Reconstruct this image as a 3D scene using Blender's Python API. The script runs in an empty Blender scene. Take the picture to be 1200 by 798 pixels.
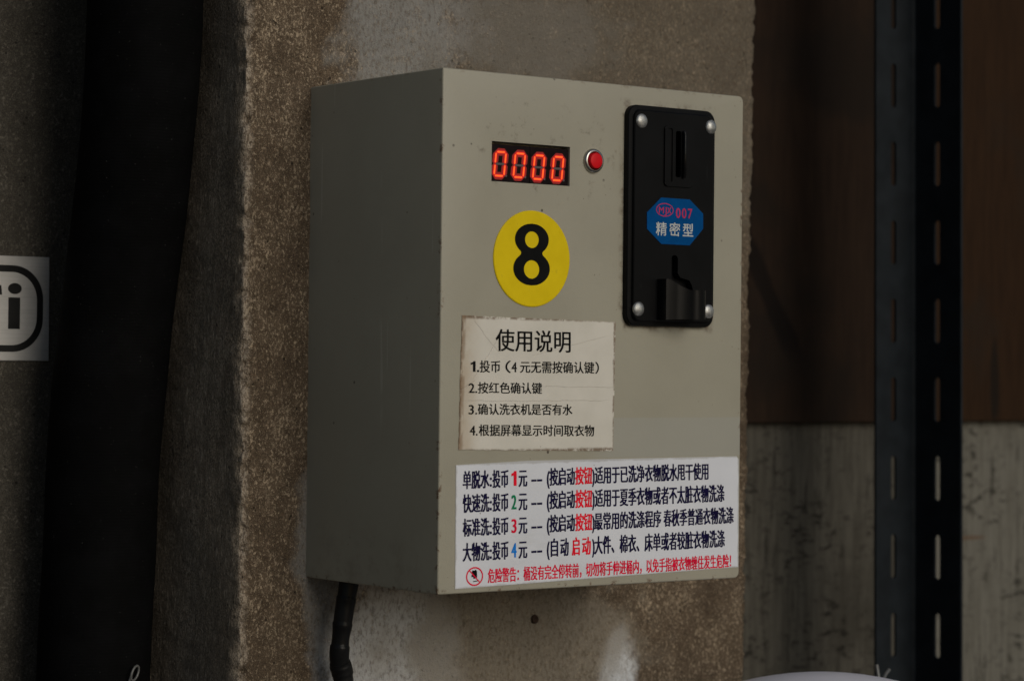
import bpy, bmesh, math, random
from mathutils import Vector, Matrix, noise
from math import sin, cos, pi, radians

random.seed(7)
S = bpy.context.scene
COL = S.collection

# ------------------------------------------------------------------ camera
cam_data = bpy.data.cameras.new('camera')
cam = bpy.data.objects.new('camera', cam_data)
COL.objects.link(cam)
yaw, pitch, roll = 0.6492129, 0.0099246, 0.0101833
fwd = Vector((sin(yaw) * cos(pitch), cos(yaw) * cos(pitch), sin(pitch)))
r0 = Vector((cos(yaw), -sin(yaw), 0.0))
u0 = r0.cross(fwd)
rt = cos(roll) * r0 + sin(roll) * u0
up = -sin(roll) * r0 + cos(roll) * u0
cam.matrix_world = Matrix(((rt.x, up.x, -fwd.x, -0.7995919),
                           (rt.y, up.y, -fwd.y, -1.2501337),
                           (rt.z, up.z, -fwd.z, 0.1245150),
                           (0, 0, 0, 1)))
cam_data.sensor_width = 36.0
cam_data.sensor_fit = 'HORIZONTAL'
cam_data.lens = 2969.4996 / 1200.0 * 36.0
cam_data.clip_start = 0.05
cam_data.clip_end = 200.0
cam_data.dof.use_dof = True
cam_data.dof.focus_distance = 1.44
cam_data.dof.aperture_fstop = 9.0
S.camera = cam

# ------------------------------------------------------------------ sky, sun, exposure
SUN_AZ, SUN_EL = radians(4), radians(22)      # azimuth measured from -Y towards +X
world = bpy.data.worlds.new('World')
S.world = world
world.use_nodes = True
wn = world.node_tree
wn.nodes.clear()
sky = wn.nodes.new('ShaderNodeTexSky')
sky.sky_type = 'NISHITA'
sky.sun_disc = False
sky.sun_elevation = SUN_EL
sky.sun_rotation = pi - SUN_AZ
bg = wn.nodes.new('ShaderNodeBackground')
bg.inputs['Strength'].default_value = 0.05
wo = wn.nodes.new('ShaderNodeOutputWorld')
wn.links.new(sky.outputs[0], bg.inputs[0])
wn.links.new(bg.outputs[0], wo.inputs[0])

sun_data = bpy.data.lights.new('sun', 'SUN')
sun_data.energy = 1.5
sun_data.angle = radians(36)
sun_data.color = (1.0, 0.95, 0.86)
sun = bpy.data.objects.new('sun', sun_data)
COL.objects.link(sun)
sd = Vector((sin(SUN_AZ) * cos(SUN_EL), -cos(SUN_AZ) * cos(SUN_EL), sin(SUN_EL)))
sun.rotation_euler = sd.to_track_quat('Z', 'Y').to_euler()
sun.location = sd * 5

S.view_settings.view_transform = 'Standard'
S.view_settings.look = 'None'
S.view_settings.gamma = 1.0
S.view_settings.exposure = -0.19
S.cycles.max_bounces = 8

# ------------------------------------------------------------------ helpers
def link(o, parent=None):
    COL.objects.link(o)
    if parent:
        o.parent = parent
    return o

def tag(o, label=None, cat=None, group=None, kind=None):
    if label: o['label'] = label
    if cat: o['category'] = cat
    if group: o['group'] = group
    if kind: o['kind'] = kind
    return o

def empty(name, loc, label, cat, group=None):
    o = bpy.data.objects.new(name, None)
    o.empty_display_size = 0.02
    o.location = loc
    link(o)
    return tag(o, label, cat, group)

def obj(name, bm, mats, parent=None, smooth=None):
    """link a bmesh (world coordinates) as one mesh object"""
    me = bpy.data.meshes.new(name)
    bmesh.ops.recalc_face_normals(bm, faces=bm.faces[:])
    bm.to_mesh(me)
    bm.free()
    return mobj(name, me, mats, parent, smooth)

def mobj(name, me, mats, parent=None, smooth=None):
    if not isinstance(mats, (list, tuple)):
        mats = [mats]
    for m in mats:
        me.materials.append(m)
    o = bpy.data.objects.new(name, me)
    link(o, parent)
    if parent is not None:
        p = parent
        off = Vector((0, 0, 0))
        while p is not None:
            off += p.location
            p = p.parent
        me.transform(Matrix.Translation(-off))
    if smooth is not None:
        for p in me.polygons:
            p.use_smooth = True
        if smooth > 0:
            me.set_sharp_from_angle(angle=radians(smooth))
    return o

def box(bm, a, b, mi=0):
    x0, y0, z0 = a
    x1, y1, z1 = b
    v = [bm.verts.new(p) for p in ((x0, y0, z0), (x1, y0, z0), (x1, y1, z0), (x0, y1, z0),
                                   (x0, y0, z1), (x1, y0, z1), (x1, y1, z1), (x0, y1, z1))]
    for f in ((0, 1, 2, 3), (7, 6, 5, 4), (0, 4, 5, 1), (1, 5, 6, 2), (2, 6, 7, 3), (3, 7, 4, 0)):
        q = bm.faces.new([v[i] for i in f])
        q.material_index = mi
    return v

def bevel(bm, w, seg=2, edges=None):
    bmesh.ops.bevel(bm, geom=edges or bm.edges[:], offset=w, segments=seg, profile=0.5,
                    affect='EDGES', clamp_overlap=True)

def prism_y(bm, pts, y0, y1, mi=0):
    """outline in XZ extruded from y0 (back) to y1 (front)"""
    A = [bm.verts.new((x, y0, z)) for x, z in pts]
    B = [bm.verts.new((x, y1, z)) for x, z in pts]
    n = len(pts)
    fs = [bm.faces.new(A[::-1]), bm.faces.new(B)]
    for i in range(n):
        fs.append(bm.faces.new((A[i], A[(i + 1) % n], B[(i + 1) % n], B[i])))
    for f in fs:
        f.material_index = mi
    return A, B, fs

def rrect(x0, x1, z0, z1, r, n=8):
    P = []
    for cx, cz, a0 in ((x1 - r, z1 - r, 0), (x0 + r, z1 - r, 90), (x0 + r, z0 + r, 180), (x1 - r, z0 + r, 270)):
        for i in range(n + 1):
            a = radians(a0 + 90 * i / n)
            P.append((cx + r * cos(a), cz + r * sin(a)))
    return P

def tube(bm, pts, radii, n=24, cap=True, mi=0):
    pts = [Vector(p) for p in pts]
    if not isinstance(radii, (list, tuple)):
        radii = [radii] * len(pts)
    rings = []
    prev = None
    for i, p in enumerate(pts):
        t = (pts[min(i + 1, len(pts) - 1)] - pts[max(i - 1, 0)]).normalized()
        if prev is None:
            ref = Vector((0, 1, 0)) if abs(t.y) < 0.9 else Vector((1, 0, 0))
            u = t.cross(ref).normalized()
        else:
            u = (prev - t * prev.dot(t)).normalized()
        prev = u
        w = t.cross(u)
        rings.append([bm.verts.new(p + radii[i] * (cos(2 * pi * k / n) * u + sin(2 * pi * k / n) * w)) for k in range(n)])
    for a, b in zip(rings, rings[1:]):
        for k in range(n):
            f = bm.faces.new((a[k], a[(k + 1) % n], b[(k + 1) % n], b[k]))
            f.material_index = mi
    if cap:
        bm.faces.new(rings[0][::-1]).material_index = mi
        bm.faces.new(rings[-1]).material_index = mi

def lathe_y(bm, prof, cx, cz, n=40, mi=0):
    """profile (radius, y) revolved round an axis along Y"""
    rings = []
    for r, y in prof:
        if r < 1e-7:
            rings.append([bm.verts.new((cx, y, cz))])
        else:
            rings.append([bm.verts.new((cx + r * cos(2 * pi * k / n), y, cz + r * sin(2 * pi * k / n))) for k in range(n)])
    for a, b in zip(rings, rings[1:]):
        for k in range(n):
            k2 = (k + 1) % n
            if len(a) == 1 and len(b) == 1:
                continue
            if len(a) == 1:
                f = bm.faces.new((a[0], b[k2], b[k]))
            elif len(b) == 1:
                f = bm.faces.new((a[k], a[k2], b[0]))
            else:
                f = bm.faces.new((a[k], a[k2], b[k2], b[k]))
            f.material_index = mi

def lathe_z(bm, prof, cx, cy, n=64):
    rings = []
    for r, z in prof:
        if r < 1e-7:
            rings.append([bm.verts.new((cx, cy, z))])
        else:
            rings.append([bm.verts.new((cx + r * cos(2 * pi * k / n), cy + r * sin(2 * pi * k / n), z)) for k in range(n)])
    for a, b in zip(rings, rings[1:]):
        for k in range(n):
            k2 = (k + 1) % n
            if len(a) == 1:
                bm.faces.new((a[0], b[k2], b[k]))
            elif len(b) == 1:
                bm.faces.new((a[k], a[k2], b[0]))
            else:
                bm.faces.new((a[k], a[k2], b[k2], b[k]))

def cut(o, cutter_bm):
    """subtract a bmesh from an object and keep the result as plain mesh data"""
    me = bpy.data.meshes.new('cutter')
    bmesh.ops.recalc_face_normals(cutter_bm, faces=cutter_bm.faces[:])
    cutter_bm.to_mesh(me)
    cutter_bm.free()
    c = bpy.data.objects.new('cutter', me)
    COL.objects.link(c)
    m = o.modifiers.new('b', 'BOOLEAN')
    m.operation = 'DIFFERENCE'
    m.solver = 'EXACT'
    m.object = c
    bpy.context.view_layer.update()
    dg = bpy.context.evaluated_depsgraph_get()
    new = bpy.data.meshes.new_from_object(o.evaluated_get(dg))
    o.modifiers.remove(m)
    o.data = new
    bpy.data.objects.remove(c)
    bpy.data.meshes.remove(me)
    return o

def tess_fill(loops, y, mi=0):
    """2-D curve with holes -> flat mesh in the XZ plane at depth y"""
    c = bpy.data.curves.new('outline', 'CURVE')
    c.dimensions = '2D'
    c.fill_mode = 'BOTH'
    for L in loops:
        sp = c.splines.new('POLY')
        sp.points.add(len(L) - 1)
        for p, (x, z) in zip(sp.points, L):
            p.co = (x, z, 0, 1)
        sp.use_cyclic_u = True
    o = bpy.data.objects.new('outline', c)
    COL.objects.link(o)
    bpy.context.view_layer.update()
    me = bpy.data.meshes.new_from_object(o.evaluated_get(bpy.context.evaluated_depsgraph_get()))
    bpy.data.objects.remove(o)
    me.transform(Matrix(((1, 0, 0, 0), (0, 0, 0, y), (0, 1, 0, 0), (0, 0, 0, 1))))
    for p in me.polygons:
        p.material_index = mi
    return me

def ellipse(cx, cz, rx, rz, n=48):
    return [(cx + rx * cos(2 * pi * k / n), cz + rz * sin(2 * pi * k / n)) for k in range(n)]

_tc = {}
def glyphs(text, weight):
    key = (text, weight)
    if text in ('1', '1.'):          # a numeral one with a flag
        vs = [Vector(v) for v in ((0.20, 0), (0.34, 0), (0.34, 0.73), (0.235, 0.73), (0.20, 0.66), (0.05, 0.60), (0.05, 0.49), (0.20, 0.545))]
        fs = [(0, 1, 2, 3, 4, 7), (4, 5, 6, 7)]
        if text == '1.':
            fs.append((8, 9, 10, 11))
            vs += [Vector(v) for v in ((0.46, 0), (0.57, 0), (0.57, 0.11), (0.46, 0.11))]
        return vs, fs
    if key not in _tc:
        c = bpy.data.curves.new('t', 'FONT')
        c.body = text
        c.resolution_u = 5
        c.offset = weight
        o = bpy.data.objects.new('t', c)
        COL.objects.link(o)
        bpy.context.view_layer.update()
        me = bpy.data.meshes.new_from_object(o.evaluated_get(bpy.context.evaluated_depsgraph_get()))
        bpy.data.objects.remove(o)
        vs = [v.co.to_2d() for v in me.vertices]
        fs = [tuple(p.vertices) for p in me.polygons]
        bpy.data.meshes.remove(me)
        _tc[key] = (vs, fs)
    return _tc[key]

def write(bm, text, p0, p1, pt, y, weight=0.0, mi=0, lo=-0.09, hi=0.85, passes=((0.0, 0.0),)):
    """set a line of writing between p0 and p1 (mm, XZ), pt above p0 gives the height"""
    vs, fs = glyphs(text, weight)
    x0 = min(v.x for v in vs)
    x1 = max(v.x for v in vs)
    P0, P1, PT = (Vector((a[0], a[1])) / 1000.0 for a in (p0, p1, pt))
    ux = (P1 - P0) / (x1 - x0)
    uz = (PT - P0) / (hi - lo)
    for k, (dx, dz) in enumerate(passes):
        V = []
        for v in vs:
            q = P0 + ux * (v.x - x0) + uz * (v.y - lo) + Vector((dx, dz)) / 1000.0
            V.append(bm.verts.new((q.x, y - k * 0.000015, q.y)))
        for f in fs:
            try:
                bm.faces.new([V[i] for i in f]).material_index = mi
            except ValueError:
                pass

def add_mesh(bm, me, mi=0):
    n0 = len(bm.faces)
    bm.from_mesh(me)
    bm.faces.ensure_lookup_table()
    for f in bm.faces[n0:]:
        f.material_index = mi
    bpy.data.meshes.remove(me)

# ------------------------------------------------------------------ material helpers
class NT:
    def __init__(self, name):
        self.m = bpy.data.materials.new(name)
        self.m.use_nodes = True
        self.t = self.m.node_tree
        self.b = self.t.nodes['Principled BSDF']
        self.co = self.t.nodes.new('ShaderNodeTexCoord').outputs['Object']

    def put(self, sock, v):
        if isinstance(v, bpy.types.NodeSocket):
            self.t.links.new(v, sock)
        elif isinstance(v, tuple) and len(v) == 3 and sock.type == 'RGBA':
            sock.default_value = (*v, 1)
        else:
            sock.default_value = v

    def node(self, typ, **kw):
        n = self.t.nodes.new(typ)
        for k, v in kw.items():
            setattr(n, k, v)
        return n

    def map(self, scale=(1, 1, 1), loc=(0, 0, 0), rot=(0, 0, 0), src=None):
        n = self.node('ShaderNodeMapping')
        self.put(n.inputs['Vector'], src or self.co)
        n.inputs['Scale'].default_value = scale
        n.inputs['Location'].default_value = loc
        n.inputs['Rotation'].default_value = rot
        return n.outputs[0]

    def noise(self, scale, detail=4, rough=0.55, vec=None, dist=0.0):
        n = self.node('ShaderNodeTexNoise')
        self.put(n.inputs['Vector'], vec or self.co)
        n.inputs['Scale'].default_value = scale
        n.inputs['Detail'].default_value = detail
        n.inputs['Roughness'].default_value = rough
        n.inputs['Distortion'].default_value = dist
        return n.outputs['Fac']

    def voro(self, scale, vec=None, feature='F1', rnd=1.0):
        n = self.node('ShaderNodeTexVoronoi', feature=feature)
        self.put(n.inputs['Vector'], vec or self.co)
        n.inputs['Scale'].default_value = scale
        n.inputs['Randomness'].default_value = rnd
        return n.outputs['Distance']

    def step(self, x, a, b, lo=0.0, hi=1.0):
        n = self.node('ShaderNodeMapRange', interpolation_type='SMOOTHSTEP')
        self.put(n.inputs['Value'], x)
        n.inputs['From Min'].default_value = a
        n.inputs['From Max'].default_value = b
        n.inputs['To Min'].default_value = lo
        n.inputs['To Max'].default_value = hi
        return n.outputs[0]

    def math(self, op, a, b=0.0, c=0.0):
        n = self.node('ShaderNodeMath', operation=op)
        for i, v in enumerate((a, b, c)):
            self.put(n.inputs[i], v)
        return n.outputs[0]

    def mul(self, *a):
        r = a[0]
        for x in a[1:]:
            r = self.math('MULTIPLY', r, x)
        return r

    def mix(self, f, a, b):
        n = self.node('ShaderNodeMix', data_type='RGBA')
        self.put(n.inputs[0], f)
        self.put(n.inputs[6], a)
        self.put(n.inputs[7], b)
        return n.outputs[2]

    def xyz(self):
        n = self.node('ShaderNodeSeparateXYZ')
        self.put(n.inputs[0], self.co)
        return n.outputs

    def blob(self, c, r, wob=0.0, scale=30):
        """soft mask 1 inside an ellipsoid centred at c with radii r, edge shaken by noise"""
        x = self.xyz()
        s = None
        for i in range(3):
            if r[i] is None:
                continue
            d = self.math('DIVIDE', self.math('SUBTRACT', x[i], c[i]), r[i])
            d = self.math('MULTIPLY', d, d)
            s = d if s is None else self.math('ADD', s, d)
        s = self.math('SQRT', s)
        if wob:
            s = self.math('ADD', s, self.math('MULTIPLY', self.math('SUBTRACT', self.noise(scale, 5, 0.6), 0.5), wob))
        return self.step(s, 1.15, 0.7)

    def bump(self, h, strength=0.3, dist=0.001, prev=None):
        n = self.node('ShaderNodeBump')
        self.put(n.inputs['Height'], h)
        n.inputs['Strength'].default_value = strength
        n.inputs['Distance'].default_value = dist
        if prev is not None:
            self.put(n.inputs['Normal'], prev)
        return n.outputs[0]

    def done(self, color, rough=0.6, metal=0.0, normal=None, spec=None):
        self.put(self.b.inputs['Base Color'], color)
        self.put(self.b.inputs['Roughness'], rough)
        self.put(self.b.inputs['Metallic'], metal)
        if normal is not None:
            self.put(self.b.inputs['Normal'], normal)
        if spec is not None:
            self.put(self.b.inputs['Specular IOR Level'], spec)
        return self.m

def plain(name, col, rough=0.5, metal=0.0, var=0.12, scale=120, bump=0.1, spec=0.3):
    t = NT(name)
    n = t.noise(scale, 4)
    c = t.mix(t.step(n, 0.3, 0.7), tuple(v * (1 - var) for v in col), tuple(min(1, v * (1 + var)) for v in col))
    r = t.step(t.noise(scale * 0.3, 3), 0.3, 0.7, max(0.02, rough - 0.08), min(1, rough + 0.08))
    nb = t.bump(t.noise(scale * 6, 2), bump, 0.0002) if bump else None
    return t.done(c, r, metal, nb, spec)

def emit(name, col, strength):
    t = NT(name)
    t.b.inputs['Emission Color'].default_value = (*col, 1)
    n = t.noise(900, 2)
    t.put(t.b.inputs['Emission Strength'], t.step(n, 0.2, 0.8, strength * 0.9, strength * 1.1))
    return t.done((col[0] * 0.3, col[1] * 0.1, col[2] * 0.1), 0.4)

# ------------------------------------------------------------------ materials of the place
def concrete(name, dark, mid, light, scale=300, streak=1.0, amount=0.5, bumpy=0.5, patches=(), edge=None, stain=0.35, smooth_from=None):
    """worn cast concrete: fine sand grains, pale flakes, pits and broad stains"""
    t = NT(name)
    v = t.map(scale=(1, 1, streak))
    n1 = t.noise(scale, 3, 0.72, v, 0.3)
    n2 = t.noise(scale * 0.28, 6, 0.72, t.map(scale=(1, 1, streak), loc=(3, 1, 2)))
    n3 = t.noise(scale * 2.1, 2, 0.7, t.map(scale=(1, 1, 0.5 + 0.5 * streak), loc=(7, 7, 1)))
    big = t.noise(9, 6, 0.62, t.map(scale=(1, 1, 0.55)))
    dens = t.step(t.noise(38, 5, 0.65, t.map(scale=(1, 1, 0.6))), 0.3, 0.7, 0.0, 0.09)
    base = t.mix(t.step(n2, 0.36, 0.64), dark, mid)
    base = t.mix(t.step(n3, 0.40, 0.60), base, tuple(x * 0.45 for x in dark))
    th = 0.60 - 0.10 * amount
    f1 = t.step(t.math('ADD', n1, dens), th + 0.02, th + 0.14)
    f2 = t.step(t.math('ADD', n3, dens), th + 0.06, th + 0.17)
    k = 1.0
    if smooth_from:
        xs = t.math('ADD', t.xyz()[0], t.math('MULTIPLY', t.math('SUBTRACT', t.noise(40, 4), 0.5), 0.05))
        k = t.step(xs, smooth_from, smooth_from + 0.045, 1.0, 0.22)
        base = t.mix(t.step(xs, smooth_from, smooth_from + 0.05, 0.0, 0.75), base, t.mix(t.step(n2, 0.3, 0.7), tuple(x * 1.35 for x in dark), tuple(x * 1.12 for x in mid)))
    tint = t.noise(scale * 0.5, 2, 0.6, t.map(loc=(11, 3, 5)))
    lite = t.mix(t.step(tint, 0.36, 0.64), tuple(x * 0.55 for x in light), light)
    c = t.mix(t.mul(f1, 0.8, k), base, lite)
    c = t.mix(t.mul(f2, 0.55, k), c, tuple(min(1, x * 1.1) for x in light))
    pits = t.step(t.voro(scale * 0.36, t.map(scale=(1, 1, 0.6 + 0.4 * streak))), 0.20, 0.10)
    pits = t.mul(pits, t.step(t.noise(60, 3), 0.47, 0.6))
    c = t.mix(t.mul(pits, 0.85), c, tuple(x * 0.2 for x in dark))
    c = t.mix(t.mul(t.step(big, 0.42, 0.72), stain), c, tuple(x * 0.55 for x in dark))
    for ctr, rad, col, k in patches:
        m = t.blob(ctr, rad, 1.6, 26)
        m = t.mul(m, t.step(t.noise(scale * 0.7, 5, 0.75, t.map(scale=(1, 1, 0.6), loc=(5, 5, 5))), 0.34, 0.56, 0.35, 1.0), k)
        c = t.mix(m, c, col)
    if edge:
        ex, w, col = edge
        x = t.xyz()
        d = t.math('SUBTRACT', x[0], ex)
        d = t.math('ADD', d, t.math('MULTIPLY', t.math('SUBTRACT', t.noise(55, 6, 0.75), 0.5), 0.014))
        front = t.step(x[1], 0.009, 0.004)
        m = t.mul(t.step(d, w, w * 0.1), front, t.step(n1, 0.36, 0.56, 0.15, 1.0), t.step(n3, 0.36, 0.52, 0.35, 1.0))
        c = t.mix(m, c, col)
    h = t.math('SUBTRACT', t.math('ADD', t.math('ADD', n1, n3), t.math('MULTIPLY', n2, 0.8)), t.math('MULTIPLY', pits, 0.9))
    nb = t.bump(h, bumpy, 0.0012)
    return t.done(c, 0.92, 0, nb, 0.2)

GREY = (0.22, 0.213, 0.20)
PALE = (0.46, 0.455, 0.44)
M_pillar = concrete('pillar_concrete', (0.104, 0.073, 0.047), (0.20, 0.145, 0.096), (0.54, 0.425, 0.295),
                    scale=600, streak=0.7, amount=0.5, bumpy=0.9, stain=0.5, smooth_from=0.0,
                    patches=[((0.065, 0.02, 0.335), (0.052, None, 0.062), (0.29, 0.283, 0.265), 0.85),
                             ((0.16, 0.02, 0.33), (0.085, None, 0.028), (0.28, 0.268, 0.248), 0.75),
                             ((0.25, 0.02, 0.30), (0.16, None, 0.14), (0.16, 0.137, 0.104), 0.7),
                             ((0.060, 0.02, -0.055), (0.052, None, 0.058), (0.56, 0.555, 0.545), 1.0),
                             ((0.010, 0.02, 0.012), (0.018, None, 0.055), (0.26, 0.25, 0.23), 0.75),
                             ((0.237, 0.02, -0.083), (0.018, None, 0.040), (0.72, 0.73, 0.74), 1.0),
                             ((0.235, 0.02, -0.10), (0.012, None, 0.04), (0.72, 0.73, 0.74), 1.0),
                             ((0.16, 0.02, -0.045), (0.10, None, 0.05), (0.30, 0.262, 0.205), 0.8)],
                    edge=(-0.0445, 0.0068, (0.46, 0.385, 0.30)))
M_side = concrete('formed_concrete', (0.19, 0.157, 0.118), (0.33, 0.275, 0.21), (0.47, 0.40, 0.31),
                  scale=520, streak=0.33, amount=0.3, bumpy=0.7)
M_wall = concrete('wall_concrete', (0.074, 0.065, 0.051), (0.118, 0.105, 0.084), (0.22, 0.197, 0.16),
                  scale=520, streak=0.9, amount=0.35, bumpy=0.4, stain=0.5)
M_floor = concrete('floor_concrete', (0.14, 0.13, 0.12), (0.2, 0.19, 0.17), (0.3, 0.28, 0.26), scale=60, bumpy=0.3)

# ------------------------------------------------------------------ setting: ground, walls, pillar
bm = bmesh.new()
g = [bm.verts.new(p) for p in ((-40, -40, -0.8), (40, -40, -0.8), (40, 40, -0.8), (-40, 40, -0.8))]
bm.faces.new(g)
ground = tag(obj('ground', bm, M_floor), kind='structure')

def span(a, b, step):
    n = max(1, round(abs(b - a) / step))
    return [a + (b - a) * i / n for i in range(n)]

def build_pillar():
    bm = bmesh.new()
    zs = span(-0.8, -0.14, 0.06) + span(-0.14, 0.42, 0.0014) + span(0.42, 1.0, 0.06) + [1.0]
    XL, XR = -0.0445, 0.3485
    P = []        # x, y, nx, ny, distance to left corner, distance to right corner, face
    for y in span(0.30, 0.012, 0.006) + span(0.012, 0.0, 0.0013):
        P.append((XL, y, -1, 0, y, 9, 0))
    for x in span(XL, XL + 0.014, 0.0013) + span(XL + 0.014, XR - 0.016, 0.004) + span(XR - 0.016, XR, 0.0013):
        P.append((x, 0, 0, -1, x - XL, XR - x, 1))
    for y in span(0.0, 0.016, 0.0015) + span(0.016, 0.30, 0.008) + [0.30]:
        P.append((XR, y, 1, 0, 9, y, 2))
    grid = []
    rnd = random.Random(5)
    chips = [(rnd.uniform(-0.13, 0.41), rnd.uniform(0.0015, 0.0065), rnd.uniform(0.0006, 0.0026)) for _ in range(90)]
    for z in zs:
        row = []
        chip = sum(d * max(0.0, 1 - ((z - zc) / hh) ** 2) for zc, hh, d in chips)
        for x, y, nx, ny, dl, dr, f in P:
            p = Vector((x, y, z))
            a = noise.noise(p * 22) * 0.0012 + noise.noise(p * 140) * 0.0005 + noise.noise(p * 420) * 0.00025
            q = p + Vector((nx, ny, 0)) * a
            if dl < 0.012:
                k = (1 - dl / 0.012) ** 2
                c = 0.0010 + 0.0075 * max(0, noise.noise(Vector((3, 7, z * 31))) - 0.05 + 0.35 * noise.noise(Vector((1, 2, z * 150)))) + 0.0010 * noise.noise(p * 300) + 0.8 * chip
                q += Vector((0.8, 0.8, 0)) * k * c
            if dr < 0.016:
                k = (1 - dr / 0.016) ** 2
                c = 0.001 + 0.0028 * max(0, noise.noise(Vector((9, 4, z * 13))) + 0.6 * noise.noise(Vector((6, 2, z * 61)))) + 0.0012 * noise.noise(p * 170) + 0.0008 * noise.noise(p * 390)
                q += Vector((-0.9, 0.7, 0)) * k * c
            if x > 0.25:
                q.x += 0.0108 * (z - 0.13) * (x - 0.25) / 0.0985
                if f:
                    q.x += (0.0012 * noise.noise(Vector((2, 2, z * 9))) + 0.0006 * noise.noise(Vector((5, 2, z * 43)))) * max(0, 1 - min(dr, 0.05) / 0.05)
            row.append(bm.verts.new(q))
        grid.append(row)
    side = []
    for i in range(len(zs) - 1):
        for j in range(len(P) - 1):
            f = bm.faces.new((grid[i][j], grid[i][j + 1], grid[i + 1][j + 1], grid[i + 1][j]))
            f.material_index = 1 if (P[j][6] == 0 and P[j][4] > 0.0035) else 0
    bm.faces.new(grid[-1])
    bm.faces.new(grid[0][::-1])
    for i in range(len(zs) - 1):
        bm.faces.new((grid[i][-1], grid[i][0], grid[i + 1][0], grid[i + 1][-1]))
    o = obj('concrete_pillar', bm, [M_pillar, M_side], smooth=0)
    return tag(o, 'rough brown concrete pillar with a chipped pale left corner, carrying the beige coin box', 'pillar')
pillar = build_pillar()

bm = bmesh.new()
box(bm, (-1.4, 0.14, -0.8), (-0.047, 0.26, 1.0))
bmesh.ops.subdivide_edges(bm, edges=bm.edges[:], cuts=1)
wall = tag(obj('concrete_wall', bm, M_wall), 'dark grey concrete wall set back at the far left, carrying the silver sign', 'wall')

# boards behind the shelf upright
def board_mat(name, dark, light, patch, flecks, seed):
    t = NT(name)
    g = t.noise(26, 6, 0.62, t.map(scale=(9, 9, 0.7), loc=(seed, 0, 0)))
    fine = t.noise(120, 5, 0.7, t.map(scale=(6, 6, 0.8), loc=(seed, 2, 0)))
    c = t.mix(t.step(g, 0.3, 0.7), dark, light)
    c = t.mix(t.step(fine, 0.5, 0.8, 0, 0.5), c, tuple(x * 0.6 for x in dark))
    c = t.mix(t.mul(t.step(t.noise(7, 5, 0.65, t.map(loc=(seed, 4, 1))), 0.5, 0.66), 0.75), c, patch)
    if flecks:
        f1 = t.step(t.noise(120, 5, 0.72, t.map(scale=(0.6, 1, 1.3), loc=(seed, 8, 3))), 0.525, 0.595)
        f1 = t.mul(f1, t.step(t.noise(18, 5, 0.7, t.map(loc=(2, 8, seed))), 0.40, 0.60))
        c = t.mix(t.mul(f1, 0.85), c, (0.016, 0.014, 0.011))
        f2 = t.step(t.noise(75, 5, 0.75, t.map(scale=(4, 1, 0.3), loc=(seed, 3, 9))), 0.57, 0.66)
        c = t.mix(t.mul(f2, 0.85), c, (0.02, 0.018, 0.014))
        c = t.mix(t.mul(t.blob((0.697, 0, -0.0075), (0.022, None, 0.0018), 0.8, 60), 0.6), c, (0.11, 0.055, 0.027))
    else:
        # slanting dark streak and a short upright dark mark
        x = t.xyz()
        ln = t.math('ABSOLUTE', t.math('SUBTRACT', t.math('ADD', x[0], t.math('MULTIPLY', x[2], 0.60)), 0.580))
        ln = t.math('ADD', ln, t.math('MULTIPLY', t.math('SUBTRACT', t.noise(25, 4), 0.5), 0.012))
        m = t.mul(t.step(ln, 0.012, 0.006), t.step(x[2], 0.12, 0.15), t.step(x[2], 0.34, 0.29))
        c = t.mix(t.mul(m, 0.8), c, (0.005, 0.0036, 0.003))
        c = t.mix(t.mul(t.blob((0.717, 0, 0.115), (0.006, None, 0.035), 0.8, 60), 0.8), c, (0.01, 0.008, 0.006))
    return t.done(c, 0.75, 0, t.bump(fine, 0.25, 0.0008), 0.08)

M_ply1 = board_mat('shade_toned_plywood', (0.017, 0.0098, 0.0060), (0.024, 0.0140, 0.0085), (0.012, 0.0085, 0.0062), False, 3.0)  # shade beside the pillar is put into this plywood's colour
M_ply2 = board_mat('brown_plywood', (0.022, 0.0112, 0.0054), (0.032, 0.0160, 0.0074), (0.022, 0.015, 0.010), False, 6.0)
M_grey1 = board_mat('shade_toned_stained_board', (0.056, 0.051, 0.041), (0.090, 0.083, 0.068), (0.043, 0.039, 0.031), True, 7.0)  # real stains, plus the pillar-side shade mixed into the base tone
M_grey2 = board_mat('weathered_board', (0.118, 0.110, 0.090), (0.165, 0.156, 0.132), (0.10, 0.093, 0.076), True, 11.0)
SEAM, XS = 0.0836, 0.6280  # XS: seam behind the upright, where the painted shade ends
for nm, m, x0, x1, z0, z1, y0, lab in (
        ('plywood_board', M_ply1, 0.36, XS - 0.001, SEAM + 0.001, 1.0, 0.1165, 'brown plywood board, coloured darker as if shaded, between the concrete pillar and the slotted upright'),
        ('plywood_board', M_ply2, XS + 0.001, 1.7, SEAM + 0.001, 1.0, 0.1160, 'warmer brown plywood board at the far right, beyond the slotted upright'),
        ('timber_board', M_grey1, 0.36, XS - 0.001, -0.8, SEAM + 0.02, 0.1255, 'stained grey board, coloured darker as if shaded, low down between the concrete pillar and the slotted upright'),
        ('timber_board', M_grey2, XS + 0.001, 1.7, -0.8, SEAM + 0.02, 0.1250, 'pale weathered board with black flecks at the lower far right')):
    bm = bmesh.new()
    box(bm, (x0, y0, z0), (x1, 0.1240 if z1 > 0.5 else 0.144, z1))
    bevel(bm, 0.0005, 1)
    tag(obj(nm, bm, m), lab, 'board')

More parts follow.
